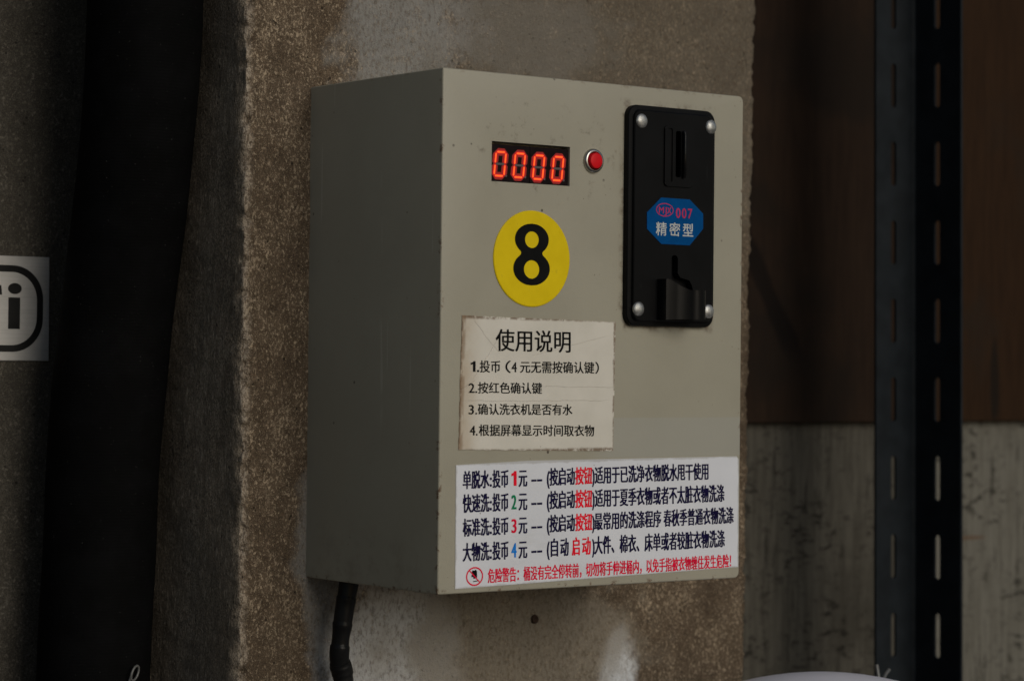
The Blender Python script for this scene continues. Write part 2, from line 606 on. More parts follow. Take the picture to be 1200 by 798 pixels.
# slotted angle upright
M_up = plain('blue_grey_enamel', (0.0115, 0.0145, 0.0175), 0.5, 0.0, 0.2, 60, 0.15, 0.12)
def build_upright():
    bm = bmesh.new()
    KX, KY, T, R, L, F = 0.5405, 0.034, 0.002, 0.004, 0.0410, 0.0468     # ridge at the back, one flange flat, one coming forward
    pts = [(KX - L, KY), (KX - L, KY - T)]
    for i in range(7):
        a = radians(90 - 90 * i / 6)
        pts.append((KX - R + (R - T) * cos(a), KY - R + (R - T) * sin(a)))
    pts += [(KX - T, KY - F), (KX, KY - F)]
    for i in range(7):
        a = radians(90 * i / 6)
        pts.append((KX - R + R * cos(a), KY - R + R * sin(a)))
    A = [bm.verts.new((x, y, -0.8)) for x, y in pts]
    B = [bm.verts.new((x, y, 1.0)) for x, y in pts]
    n = len(pts)
    bm.faces.new(A[::-1]); bm.faces.new(B)
    for i in range(n):
        bm.faces.new((A[i], A[(i + 1) % n], B[(i + 1) % n], B[i]))
    o = obj('shelf_upright', bm, M_up)
    c = bmesh.new()
    pitch = 0.0562
    for k in range(-19, 11):
        zc = 0.328 + k * pitch
        if zc > 0.96:
            continue
        prism_y(c, rrect(KX - 0.0259, KX - 0.0207, zc - 0.0158, zc + 0.0158, 0.0025, 5), KY + 0.002, KY - 0.005)
        pr = rrect(KY - 0.0267, KY - 0.0213, zc - 0.0160, zc + 0.0160, 0.0026, 5)
        V0 = [c.verts.new((KX - 0.005, y, z)) for y, z in pr]
        V1 = [c.verts.new((KX + 0.002, y, z)) for y, z in pr]
        c.faces.new(V0[::-1]); c.faces.new(V1)
        for i in range(len(pr)):
            c.faces.new((V0[i], V0[(i + 1) % len(pr)], V1[(i + 1) % len(pr)], V1[i]))
    cut(o, c)
    for v in o.data.vertices:
        v.co.x -= 0.0122 * (v.co.z - 0.144)
    for p in o.data.polygons:
        p.use_smooth = True
    o.data.set_sharp_from_angle(angle=radians(40))
    return tag(o, 'dark blue-grey slotted steel angle standing upright in front of the boards', 'shelf upright')
upright = build_upright()

# thick black pipe in the corner
def smooth_path(P, n=8):
    P = [Vector(p) for p in P]
    out = []
    for i in range(len(P) - 1):
        a, b, c, d = P[max(i - 1, 0)], P[i], P[i + 1], P[min(i + 2, len(P) - 1)]
        for k in range(n):
            s = k / n
            out.append(0.5 * ((2 * b) + (c - a) * s + (2 * a - 5 * b + 4 * c - d) * s * s + (3 * b - a - 3 * c + d) * s ** 3))
    out.append(P[-1])
    return out

t = NT('black_wrapping')
x = t.xyz()
w = t.node('ShaderNodeTexWave', wave_type='BANDS', bands_direction='Z')
t.put(w.inputs['Vector'], t.co)
w.inputs['Scale'].default_value = 170
w.inputs['Distortion'].default_value = 2.5
w.inputs['Detail'].default_value = 3
cc = t.mix(t.step(t.noise(40, 5, 0.6), 0.35, 0.7), (0.003, 0.003, 0.003), (0.0045, 0.0045, 0.0048))
cc = t.mix(t.step(t.noise(700, 3, 0.6), 0.70, 0.74), cc, (0.05, 0.05, 0.048))
M_pipe = t.done(cc, 0.75, 0, t.bump(t.math('ADD', t.math('MULTIPLY', w.outputs['Fac'], 0.4), t.noise(300, 3)), 0.25, 0.0004), 0.03)
PP = [(-0.105, 0.090, -0.8), (-0.0965, 0.090, -0.3), (-0.0915, 0.09, -0.095), (-0.0901, 0.09, -0.064), (-0.0887, 0.09, -0.0248), (-0.0868, 0.09, 0.0103),
      (-0.0859, 0.088, 0.0699), (-0.0815, 0.085, 0.1365), (-0.0800, 0.08, 0.1718), (-0.0801, 0.072, 0.2037),
      (-0.0804, 0.065, 0.2364), (-0.0816, 0.055, 0.2855), (-0.0825, 0.05, 0.3346), (-0.084, 0.047, 0.40), (-0.086, 0.047, 0.6), (-0.086, 0.047, 1.0)]
path = smooth_path(PP, 6)
rad = [0.0332 + 0.0006 * noise.noise(Vector((1, 5, p.z * 14))) for p in path]
bm = bmesh.new()
tube(bm, path, rad, 40)
pipe = tag(obj('wrapped_pipe', bm, M_pipe, smooth=60), 'thick matt black wrapped pipe running down between the left wall and the pillar', 'pipe')

# small pale wire loop at the foot of the pipe
M_wire = plain('pale_wire', (0.14, 0.14, 0.135), 0.45, 0.3, 0.1, 200, 0)
bm = bmesh.new()
lp = [(-0.0818 + 0.0030 * cos(a) + 0.0012 * sin(a), 0.0545 + 0.0015 * cos(a), -0.0560 + 0.0042 * sin(a)) for a in [radians(k * 20 + 200) for k in range(19)]]
lp += [(-0.0855, 0.056, -0.0625), (-0.0865, 0.0575, -0.072), (-0.087, 0.0577, -0.085)]
tube(bm, lp, 0.0007, 8)
loop = tag(obj('wire_loop', bm, M_wire, smooth=60), 'tiny pale wire loop against the foot of the black pipe', 'wire')

# ------------------------------------------------------------------ silver sign on the left wall
def build_sign():
    YS = 0.1385
    t = NT('silver_sheet')
    n = t.noise(60, 4, 0.6)
    br = t.noise(300, 4, 0.6, t.map(scale=(0.06, 1, 3)))
    c = t.mix(t.step(n, 0.3, 0.7), (0.46, 0.445, 0.42), (0.53, 0.515, 0.49))
    c = t.mix(t.step(br, 0.4, 0.8, 0, 0.25), c, (0.24, 0.235, 0.225))
    Ms = t.done(c, t.step(br, 0.3, 0.7, 0.33, 0.45), 0.25, t.bump(br, 0.06, 0.0003), 0.5)
    Mk = plain('sign_black', (0.007, 0.007, 0.007), 0.4, 0, 0.2, 90, 0.05)
    bm = bmesh.new()
    prism_y(bm, [(-0.262, 0.1239), (-0.0967, 0.1245), (-0.0970, 0.1870), (-0.262, 0.1874)], 0.1405, YS)
    bevel(bm, 0.0003, 1)
    s = tag(obj('wall_sign', bm, Ms), 'silver rectangular sign with a black rounded border, fixed to the left wall', 'sign')
    bm = bmesh.new()
    add_mesh(bm, tess_fill([rrect(-0.252, -0.1011, 0.1297, 0.1815, 0.020, 12), rrect(-0.176, -0.1052, 0.1337, 0.1775, 0.0165, 12)], YS - 0.0001))
    obj('sign_border', bm, Mk, s)
    bm = bmesh.new()
    add_mesh(bm, tess_fill([[(-0.12395, 0.1434), (-0.11625, 0.1434), (-0.11625, 0.1623), (-0.12395, 0.1623)]], YS - 0.0001))
    add_mesh(bm, tess_fill([ellipse(-0.1198, 0.1676, 0.0045, 0.0033)], YS - 0.0001))
    add_mesh(bm, tess_fill([[(-0.151, 0.1434), (-0.1432, 0.1434), (-0.1432, 0.1530), (-0.1315, 0.1530), (-0.1315, 0.1580),
                             (-0.1432, 0.1580), (-0.1432, 0.1637), (-0.1281, 0.1637), (-0.1287, 0.1694), (-0.151, 0.1694)]], YS - 0.0001))
    obj('letter', bm, Mk, s)
    bm = bmesh.new()
    write(bm, 'Wi', (-236, 143.4), (-190, 143.4), (-236, 170), YS - 0.0002, 0.03, 0, 0.0, 0.73)
    obj('letter', bm, Ms, s)
    return s
sign = build_sign()

# ------------------------------------------------------------------ the coin box
W, D, H = 0.22022, 0.13223, 0.286
YF = -D
root = empty('coin_box', (0, 0, 0), 'beige steel coin box with red lit display and yellow number disc on the concrete pillar', 'coin box')

def paint():
    t = NT('beige_enamel')
    x = t.xyz()
    n = t.noise(14, 5, 0.6)
    c = t.mix(t.step(n, 0.3, 0.7), (0.310, 0.290, 0.226), (0.338, 0.317, 0.248))
    front = t.step(x[1], YF + 0.004, YF + 0.001)
    # cleaner strip where an older sticker sat
    m = t.mul(t.step(x[2], 0.0722, 0.0732), t.step(x[2], 0.0958, 0.0948), t.step(x[0], 0.10, 0.122), front)
    c = t.mix(t.mul(m, 0.5), c, (0.335, 0.335, 0.305))
    # hair scratches
    for sc, rot, k in ((300, 0.3, 0.3), (220, -0.9, 0.25)):
        s = t.noise(sc, 2, 0.5, t.map(scale=(1, 1, 0.02), rot=(0, rot, 0)))
        s = t.mul(t.step(s, 0.735, 0.76), t.step(t.noise(22, 3), 0.5, 0.62))
        c = t.mix(t.mul(s, k), c, (0.20, 0.185, 0.15))
    side = t.step(x[0], 0.0012, 0.0004)
    sv = t.noise(260, 2, 0.5, t.map(scale=(1, 1, 0.012)))
    sv = t.mul(t.step(sv, 0.655, 0.69), t.step(t.noise(30, 3, 0.6, t.map(scale=(1, 1, 0.4), loc=(0, 3, 2))), 0.52, 0.6), side)
    c = t.mix(t.mul(sv, 0.45), c, (0.48, 0.45, 0.38))
    gr = t.mul(side, t.step(x[2], 0.05, 0.0), t.step(t.noise(70, 5, 0.7), 0.45, 0.7))
    c = t.mix(t.mul(gr, 0.3), c, (0.13, 0.11, 0.075))
    # dirt specks
    v = t.voro(75)
    sp = t.mul(t.step(v, 0.075, 0.045), t.step(t.noise(38, 3), 0.52, 0.6))
    c = t.mix(t.mul(sp, 0.85), c, (0.045, 0.032, 0.02))
    v2 = t.voro(210, t.map(loc=(4, 2, 7)))
    sp2 = t.mul(t.step(v2, 0.10, 0.05), t.step(t.noise(55, 4, 0.6, t.map(loc=(1, 7, 2))), 0.56, 0.64))
    c = t.mix(t.mul(sp2, 0.7), c, (0.085, 0.06, 0.035))
    # smudges round the display and button
    sm = t.mul(t.blob((0.07, YF, 0.245), (0.06, None, 0.03), 1.2, 40), t.step(t.noise(130, 5, 0.7), 0.56, 0.72), front)
    c = t.mix(t.mul(sm, 0.6), c, (0.10, 0.075, 0.045))
    # grime line round the black faceplate
    dx = t.math('SUBTRACT', t.math('ABSOLUTE', t.math('SUBTRACT', x[0], 0.1612)), 0.0334)
    dz = t.math('SUBTRACT', t.math('ABSOLUTE', t.math('SUBTRACT', x[2], 0.2114)), 0.0636)
    d = t.math('MAXIMUM', dx, dz)
    gm = t.mul(t.step(d, 0.0045, 0.0), t.step(t.noise(90, 5, 0.7), 0.45, 0.68), front)
    c = t.mix(t.mul(gm, 0.75), c, (0.085, 0.05, 0.028))
    # rust along the folded edges
    e1 = t.step(x[2], 0.0035, 0.0008)
    e2 = t.mul(t.step(t.math('ABSOLUTE', t.math('SUBTRACT', x[0], 0.0)), 0.0028, 0.0008), front)
    e3 = t.mul(t.step(t.math('ABSOLUTE', t.math('SUBTRACT', x[0], W)), 0.0028, 0.0008), front)
    e4 = t.step(x[2], H - 0.0028, H - 0.0006)
    e = t.math('MAXIMUM', t.math('MAXIMUM', e1, e2), t.math('MAXIMUM', e3, t.math('MULTIPLY', e4, 0.35)))
    rm = t.mul(e, t.step(t.noise(150, 5, 0.7), 0.56, 0.64))
    c = t.mix(t.mul(rm, 0.85), c, (0.10, 0.045, 0.018))
    orange = t.noise(1100, 3, 0.5)
    nb = t.bump(t.math('ADD', orange, t.math('MULTIPLY', t.noise(260, 2), 0.7)), 0.22, 0.0004)
    return t.done(c, t.step(n, 0.3, 0.7, 0.42, 0.54), 0, nb, 0.45)
M_case = paint()

bm = bmesh.new()
box(bm, (0, YF, 0), (W, 0.0005, H))
ed = [e for e in bm.edges if abs(e.verts[0].co.x - W) < 1e-5 and abs(e.verts[1].co.x - W) < 1e-5 and abs(e.verts[0].co.y - e.verts[1].co.y) > 0.01]
bevel(bm, 0.0036, 5, ed)
ed = [e for e in bm.edges if e.calc_length() > 0.0001 and max(v.co.y for v in e.verts) < YF + 1e-5 or
      (abs(e.verts[0].co.x) < 1e-5 and abs(e.verts[1].co.x) < 1e-5 and abs(e.verts[0].co.y - e.verts[1].co.y) > 0.01)]
bevel(bm, 0.0011, 3, ed)
case = obj('case', bm, M_case, root)
c = bmesh.new()
box(c, (0.0335, YF - 0.01, 0.2259), (0.0885, YF + 0.0075, 0.2480))
cut(case, c)
c = bmesh.new()
prism_y(c, ellipse(0.1051, 0.2410, 0.0054, 0.0054, 32), YF + 0.004, YF - 0.01)
cut(case, c)
for p in case.data.polygons:
    p.use_smooth = True
case.data.set_sharp_from_angle(angle=radians(28))

# display: two black modules with two slanted digits each
M_mod = plain('module_black', (0.010, 0.006, 0.007), 0.35, 0, 0.2, 200, 0.05, 0.06)
M_off = plain('segment_unlit', (0.10, 0.085, 0.085), 0.4, 0, 0.1, 300, 0)
M_core = emit('segment_lit_core', (1.0, 0.135, 0.010), 1.35)
M_rim = emit('segment_lit_rim', (1.0, 0.016, 0.006), 0.75)
M_halo = emit('segment_bloom', (1.0, 0.010, 0.006), 0.17)  # lens bloom round lit segments, made as faint glowing faces
M_glow = emit('module_bloom', (1.0, 0.010, 0.006), 0.055)  # wider, weaker bloom layer painted over the module face
YM = YF + 0.0014
def hexbar(cx, cz, L, t, vert):
    a, b = L / 2, t / 2
    p = [(-a, 0), (-a + b, b), (a - b, b), (a, 0), (a - b, -b), (-a + b, -b)]
    return [(cx + (q if vert else pp), cz + (pp if vert else q)) for pp, q in p]
def add_digit(x0, zb, parent, off):
    w, h, th = 0.0068, 0.0132, 0.0015
    sl = 0.105
    seg = [(w / 2, h, 0), (0, h * 0.75, 1), (w, h * 0.75, 1), (0, h * 0.25, 1), (w, h * 0.25, 1), (w / 2, 0, 0)]
    bm = bmesh.new()
    def put(loop, mi, y):
        L = [(x0 + p + q * sl, zb + q) for p, q in loop]
        vs = [bm.verts.new((p, y, q)) for p, q in L]
        bm.faces.new(vs).material_index = mi
    for cx, cz, v in seg:
        L = (h / 2 if v else w) - 0.0004
        put(hexbar(cx, cz, L + 0.0022, th + 0.0026, v), 4, YM - 0.00001 - 0.000002 * len(bm.faces))
    for cx, cz, v in seg:
        L = (h / 2 if v else w) - 0.0004
        put(hexbar(cx, cz, L + 0.0008, th + 0.0007, v), 3, YM - 0.00003 - 0.000002 * len(bm.faces))
        put(hexbar(cx, cz, L, th, v), 1, YM - 0.00013)
        put(hexbar(cx, cz, L - 0.0009, th - 0.0008, v), 0, YM - 0.00017)
    put(hexbar(w / 2, h / 2, w - 0.0006, 0.0012, 0), 2, YM - 0.00013)
    put(ellipse(w + 0.0017, 0.0002, 0.0006, 0.0006, 12), 2, YM - 0.00004)
    obj('digit', bm, [M_core, M_rim, M_off, M_halo, M_glow], parent)
for k, (xa, xb, zt) in enumerate(((0.0340, 0.0612, 0.2466), (0.0615, 0.0884, 0.2466))):
    bm = bmesh.new()
    box(bm, (xa, YM, 0.2261), (xb, YF + 0.0072, zt))
    bevel(bm, 0.0003, 2)
    mod = obj('display_module', bm, M_mod, root)
    for d in range(2):
        add_digit((0.0362, 0.0496, 0.0632, 0.0768)[k * 2 + d], (0.2292, 0.2291, 0.2288, 0.2288)[k * 2 + d], mod, 0)

# push button
M_chrome = plain('nickel_ring', (0.40, 0.39, 0.37), 0.32, 1.0, 0.05, 200, 0.02)
M_red = plain('red_plastic', (0.62, 0.006, 0.012), 0.4, 0, 0.1, 150, 0.08, 0.15)
bm = bmesh.new()
lathe_y(bm, [(0.0050, YF + 0.003), (0.0050, YF - 0.0016), (0.0054, YF - 0.0022), (0.0061, YF - 0.0022), (0.0067, YF - 0.0016), (0.0070, YF - 0.0004), (0.0070, YF + 0.0003)], 0.1051, 0.2410, 48)
ring = obj('push_button', bm, M_chrome, root, smooth=50)
bm = bmesh.new()
lathe_y(bm, [(0.0045, YF + 0.003), (0.0045, YF - 0.0030), (0.0042, YF - 0.0036), (0.0033, YF - 0.0039), (0, YF - 0.0040)], 0.1051, 0.2410, 40)
obj('button_cap', bm, M_red, ring, smooth=40)

# number disc
def yellow():
    t = NT('yellow_vinyl')
    n = t.noise(80, 5, 0.6)
    c = t.mix(t.step(n, 0.3, 0.7), (0.68, 0.50, 0.003), (0.74, 0.55, 0.005))
    c = t.mix(t.mul(t.step(t.noise(160, 5, 0.7), 0.62, 0.7), 0.25), c, (0.34, 0.24, 0.03))
    return t.done(c, 0.4, 0, t.bump(t.noise(40, 3), 0.05, 0.0006), 0.12)
DX, DZ = 0.0619, 0.1841
bm = bmesh.new()
lathe_y(bm, [(0, YF - 0.0008), (0.0263, YF - 0.0008), (0.0268, YF - 0.0005), (0.0269, YF + 0.0002)], DX, DZ, 72)
disc = obj('number_disc', bm, [yellow()], root, smooth=30)
def eight(cx, cz, s):
    """bold sans numeral: outer outline from two bowls, two oval counters"""
    R, L, W8 = [], [], []
    n = 120
    for i in range(n + 1):
        z = 1.0 - 2.0 * i / n
        def bowl(c, rz, rx, p):
            u = abs((z - c) / rz)
            return rx * max(0.0, 1 - u ** p) ** (1 / p) if u < 1 else 0.0
        w1 = bowl(0.490, 0.510, 0.690, 2.0)
        w2 = bowl(-0.455, 0.545, 0.745, 2.0)
        W8.append((w1 ** 2.2 + w2 ** 2.2) ** (1 / 2.2))
    for _ in range(5):                       # ease the waist
        W8 = [W8[i] if i in (0, n) or abs(1.0 - 2.0 * i / n - 0.06) > 0.26 else (W8[i - 1] + 2 * W8[i] + W8[i + 1]) / 4 for i in range(n + 1)]
    for i in range(n + 1):
        z = 1.0 - 2.0 * i / n
        R.append((cx + s * W8[i], cz + s * z))
        L.append((cx - s * W8[i], cz + s * z))
    out = R + L[::-1][1:-1]
    return [out, ellipse(cx, cz + 0.480 * s, 0.280 * s, 0.268 * s), ellipse(cx, cz - 0.480 * s, 0.312 * s, 0.298 * s)]
M_ink = plain('black_ink', (0.006, 0.006, 0.006), 0.6, 0, 0.2, 90, 0.03, 0.06)
bm = bmesh.new()
add_mesh(bm, tess_fill(eight(0.0614, 0.1864, 0.0172), YF - 0.00095))
obj('numeral', bm, M_ink, disc)

# paper notice
NC = [(0.0128, 0.0784), (0.1218, 0.0764), (0.1228, 0.1500), (0.0142, 0.1517)]
def paper_mat():
    t = NT('aged_paper')
    x = t.xyz()
    n = t.noise(35, 5, 0.6)
    c = t.mix(t.step(n, 0.3, 0.7), (0.59, 0.56, 0.49), (0.66, 0.625, 0.555))
    dl = t.math('SUBTRACT', x[0], t.math('ADD', 0.0116, t.math('MULTIPLY', x[2], 0.0178)))
    wv = t.math('MULTIPLY', t.math('SUBTRACT', t.noise(120, 5, 0.7), 0.5), 0.004)
    tan = t.mul(t.step(t.math('ADD', dl, wv), 0.016, 0.001), t.step(n, 0.35, 0.62, 0.1, 0.6))
    c = t.mix(tan, c, (0.36, 0.26, 0.15))
    db = t.math('SUBTRACT', x[2], 0.0775)
    dr = t.math('SUBTRACT', 0.1222, x[0])
    dt = t.math('SUBTRACT', 0.1508, x[2])
    e = t.math('MINIMUM', t.math('MINIMUM', dl, db), t.math('MINIMUM', dr, dt))
    em = t.mul(t.step(t.math('ADD', e, t.math('MULTIPLY', wv, 0.6)), 0.0016, 0.0), t.step(t.noise(200, 4, 0.7), 0.35, 0.55))
    c = t.mix(t.mul(em, 0.85), c, (0.13, 0.075, 0.035))
    lm = t.mul(t.step(t.math('ADD', dl, t.math('MULTIPLY', wv, 0.5)), 0.0034, 0.0016), t.step(t.noise(60, 4), 0.38, 0.5))
    c = t.mix(t.mul(lm, 0.6), c, (0.20, 0.12, 0.06))
    # creases
    def crease(px, pz, ang, half, w):
        u = t.math('ADD', t.math('MULTIPLY', t.math('SUBTRACT', x[0], px), cos(ang)), t.math('MULTIPLY', t.math('SUBTRACT', x[2], pz), sin(ang)))
        v = t.math('ADD', t.math('MULTIPLY', t.math('SUBTRACT', x[0], px), -sin(ang)), t.math('MULTIPLY', t.math('SUBTRACT', x[2], pz), cos(ang)))
        v = t.math('ADD', v, t.math('MULTIPLY', t.math('SUBTRACT', t.noise(90, 3), 0.5), 0.0022))
        return t.mul(t.step(t.math('ABSOLUTE', v), w, w * 0.3), t.step(t.math('ABSOLUTE', u), half, half * 0.75))
    cr = None
    for a in ((0.066, 0.1050, 0.0, 0.055, 0.00030), (0.096, 0.1128, -0.01, 0.028, 0.00025), (0.030, 0.127, 0.92, 0.016, 0.00035),
              (0.031, 0.140, -0.8, 0.014, 0.0003), (0.09, 0.136, 0.22, 0.03, 0.0002), (0.0185, 0.1135, 0.5, 0.006, 0.0004)):
        k = crease(*a)
        cr = k if cr is None else t.math('MAXIMUM', cr, k)
    c = t.mix(t.mul(cr, 0.26), c, (0.24, 0.18, 0.12))
    sp = t.mul(t.step(t.voro(140), 0.08, 0.04), t.step(t.noise(60, 3), 0.55, 0.62))
    c = t.mix(t.mul(sp, 0.6), c, (0.12, 0.08, 0.05))
    nb = t.bump(t.math('ADD', t.math('MULTIPLY', cr, -0.5), t.noise(18, 3, 0.5)), 0.35, 0.0015)
    return t.done(c, 0.42, 0, nb, 0.4)
bm = bmesh.new()
pts = []
for (a, b) in zip(NC, NC[1:] + NC[:1]):
    for i in range(40):
        s = i / 40
        p = Vector((a[0] + (b[0] - a[0]) * s, a[1] + (b[1] - a[1]) * s, 0))
        k = 0.0004 if 0 < i < 40 else 0
        pts.append((p.x + k * noise.noise(p * 260), p.y + k * noise.noise(p * 260 + Vector((9, 9, 9)))))
prism_y(bm, pts, YF + 0.0001, YF - 0.0004)
notice = obj('instruction_notice', bm, paper_mat(), root)

PRICE = [
    ('单脱水:投币', 'navy', (16.05, 56.95), (46.87, 57.26), (15.92, 66.91)) ,
    ('1', 'red', (49.42, 57.29), (52.51, 57.32), (49.29, 67.24)) ,
    ('元', 'navy', (54.35, 57.34), (60.02, 57.39), (54.23, 67.29)) ,
    ('--', 'navy', (63.38, 57.43), (70.48, 57.5), (63.25, 67.39)) ,
    ('(', 'navy', (74.29, 57.54), (75.81, 57.56), (74.17, 67.49)) ,
    ('按启动', 'navy', (76.05, 57.56), (93.84, 57.74), (75.93, 67.51)) ,
    ('按钮', 'red', (94.52, 57.75), (106.54, 57.87), (94.39, 67.7)) ,
    (')', 'navy', (106.85, 57.87), (108.22, 57.89), (106.72, 67.82)) ,
    ('适用于已洗净衣物脱水甩干使用', 'navy', (108.78, 57.89), (194.4, 58.76), (108.65, 67.84)) ,
    ('快速洗:投币', 'navy', (16.21, 44.0), (47.04, 44.24), (16.08, 54.15)) ,
    ('2', 'green', (49.59, 44.26), (52.67, 44.28), (49.46, 54.46)) ,
    ('元', 'navy', (54.52, 44.3), (60.19, 44.34), (54.39, 54.5)) ,
    ('--', 'navy', (63.55, 44.36), (70.65, 44.42), (63.42, 54.59)) ,
    ('(', 'navy', (74.46, 44.45), (75.98, 44.46), (74.33, 54.69)) ,
    ('按启动', 'navy', (76.22, 44.46), (94.01, 44.6), (76.09, 54.7)) ,
    ('按钮', 'red', (94.69, 44.6), (106.7, 44.69), (94.56, 54.87)) ,
    (')', 'navy', (107.02, 44.7), (108.39, 44.71), (106.88, 54.98)) ,
    ('适用于夏季衣物或者不太脏衣物洗涤', 'navy', (108.95, 44.71), (207.15, 45.46), (108.82, 55.0)) ,
    ('标准洗:投币', 'navy', (16.38, 31.01), (47.21, 31.24), (16.25, 40.88)) ,
    ('3', 'magenta', (49.75, 31.26), (52.84, 31.28), (49.63, 41.14)) ,
    ('元', 'navy', (54.69, 31.3), (60.36, 31.34), (54.56, 41.18)) ,
    ('--', 'navy', (63.71, 31.36), (70.82, 31.42), (63.59, 41.25)) ,
    ('(', 'navy', (74.63, 31.45), (76.14, 31.46), (74.5, 41.33)) ,
    ('按启动', 'navy', (76.39, 31.46), (94.17, 31.59), (76.26, 41.34)) ,
    ('按钮', 'red', (94.85, 31.6), (106.87, 31.68), (94.73, 41.48)) ,
    (')', 'navy', (107.18, 31.69), (108.55, 31.7), (107.05, 41.58)) ,
    ('最常用的洗涤程序', 'navy', (108.8, 31.7), (158.26, 32.06), (108.67, 41.59)) ,
    ('春秋季普通衣物洗涤', 'navy', (160.47, 32.08), (214.64, 32.48), (160.35, 41.98)) ,
    ('大物洗:投币', 'navy', (16.55, 17.37), (47.38, 17.58), (16.42, 27.62)) ,
    ('4', 'blue', (49.93, 17.6), (53.02, 17.62), (49.8, 27.88)) ,
    ('元', 'navy', (54.86, 17.63), (60.53, 17.67), (54.73, 27.92)) ,
    ('--', 'navy', (63.89, 17.69), (70.99, 17.74), (63.76, 28.0)) ,
    ('(', 'navy', (74.8, 17.77), (76.32, 17.78), (74.67, 28.09)) ,
    ('自', 'navy', (77.53, 17.79), (82.34, 17.82), (77.4, 28.11)) ,
    ('动', 'navy', (84.41, 17.83), (89.92, 17.87), (84.28, 28.16)) ,
    ('启', 'red', (92.69, 17.89), (97.93, 17.92), (92.55, 28.23)) ,
    ('动', 'red', (100.09, 17.94), (105.92, 17.98), (99.96, 28.29)) ,
    (')', 'navy', (107.35, 17.99), (108.72, 18.0), (107.22, 28.35)) ,
    ('大件、棉衣、床单或者较脏衣物洗涤', 'navy', (108.97, 18.0), (207.83, 18.66), (108.84, 28.36)) ,
    ('危险警告：桶没有完全停转前，切勿将手伸进桶内，以免手指被衣物缠住发生危险！', 'magenta', (33.72, 4.99), (212.99, 6.51), (33.62, 12.96)) ,
]
NOTICE = [
    ('使用说明', 'black', (37.42, 132.45), (89.88, 132.05), (37.26, 144.72)) ,
    ('1.', 'bold', (20.43, 120.63), (25.94, 120.62), (20.34, 127.3)) ,
    ('投币', 'black', (26.58, 120.62), (40.45, 120.6), (26.49, 127.29)) ,
    ('（', 'black', (44.23, 120.59), (47.78, 120.59), (44.14, 127.23)) ,
    ('4', 'bold', (48.49, 120.59), (51.94, 120.58), (48.41, 127.22)) ,
    ('元无需按确认键', 'black', (54.44, 120.58), (107.17, 120.5), (54.35, 127.2)) ,
    ('）', 'black', (108.11, 120.49), (110.61, 120.49), (108.03, 127.05)) ,
    ('2.', 'bold', (19.18, 109.15), (24.81, 109.12), (19.1, 115.4)) ,
    ('按红色确认键', 'black', (25.45, 109.12), (69.83, 108.94), (25.37, 115.39)) ,
    ('3.', 'bold', (19.33, 97.44), (24.96, 97.4), (19.26, 103.6)) ,
    ('确认洗衣机是否有水', 'black', (25.6, 97.4), (91.68, 96.99), (25.52, 103.61)) ,
    ('4.', 'bold', (20.23, 85.91), (25.34, 85.85), (20.15, 92.3)) ,
    ('根据屏幕显示时间取衣物', 'black', (26.38, 85.84), (107.63, 84.92), (26.3, 92.25)) ,
]
ACC = [
    ('007', 'pink', (162.37, 211.08), (175.02, 211.43), (162.29, 217.02)) ,
    ('MJX', 'pink', (148.91, 212.86), (158.95, 213.31), (148.85, 217.04)) ,
    ('精密型', 'white', (147.32, 200.26), (175.63, 200.22), (147.22, 208.12)) ,
]

INK = {'navy': 0, 'red': 1, 'green': 2, 'magenta': 3, 'blue': 4}
bm = bmesh.new()
for text, col, a, b, tp in NOTICE:
    if col == 'bold':
        write(bm, text, a, b, tp, YF - 0.00055, 0, 0, -0.05, 0.80, passes=((-0.12, -0.05), (-0.12, 0.05), (0, 0), (0.12, -0.05), (0.12, 0.05)))
    else:
        write(bm, text, a, b, tp, YF - 0.00055, passes=[((0.2 if text == '使用说明' else 0.12) * sx, 0.05 * sz) for sx in (-1, 1) for sz in (-1, 1)] + [(0, 0)])
obj('lettering', bm, M_ink, notice)

# price label
def label_mat():
    t = NT('white_vinyl')
    n = t.noise(25, 5, 0.6)
    c = t.mix(t.step(n, 0.3, 0.7), (0.64, 0.655, 0.70), (0.69, 0.705, 0.75))
    sp = t.mul(t.step(t.voro(110), 0.07, 0.035), t.step(t.noise(40, 3), 0.55, 0.62))
    c = t.mix(t.mul(sp, 0.7), c, (0.12, 0.09, 0.06))
    x = t.xyz()
    top = t.math('SUBTRACT', t.math('ADD', 0.0704, t.math('MULTIPLY', x[0], 0.0085)), x[2])
    bot = t.math('SUBTRACT', x[2], t.math('ADD', 0.0025, t.math('MULTIPLY', x[0], 0.0183)))
    e = t.math('MINIMUM', t.math('MINIMUM', top, bot), t.math('MINIMUM', t.math('SUBTRACT', x[0], 0.0113), t.math('SUBTRACT', 0.2188, x[0])))
    e = t.math('ADD', e, t.math('MULTIPLY', t.math('SUBTRACT', t.noise(130, 5, 0.7), 0.5), 0.003))
    c = t.mix(t.mul(t.step(e, 0.0012, 0.0), 0.45), c, (0.25, 0.23, 0.19))
    c = t.mix(t.mul(t.step(t.noise(20, 5, 0.7, t.map(scale=(0.5, 1, 1.5))), 0.55, 0.75), 0.22), c, (0.40, 0.39, 0.36))
    return t.done(c, 0.35, 0, t.bump(t.noise(16, 3), 0.12, 0.0012), 0.45)
LC = [(0.0115, 0.0027), (0.2190, 0.0065), (0.2186, 0.0703), (0.2168, 0.0722), (0.0610, 0.0718), (0.0112, 0.0701)]
bm = bmesh.new()
prism_y(bm, LC, YF + 0.0001, YF - 0.0003)
plabel = obj('price_label', bm, label_mat(), root)
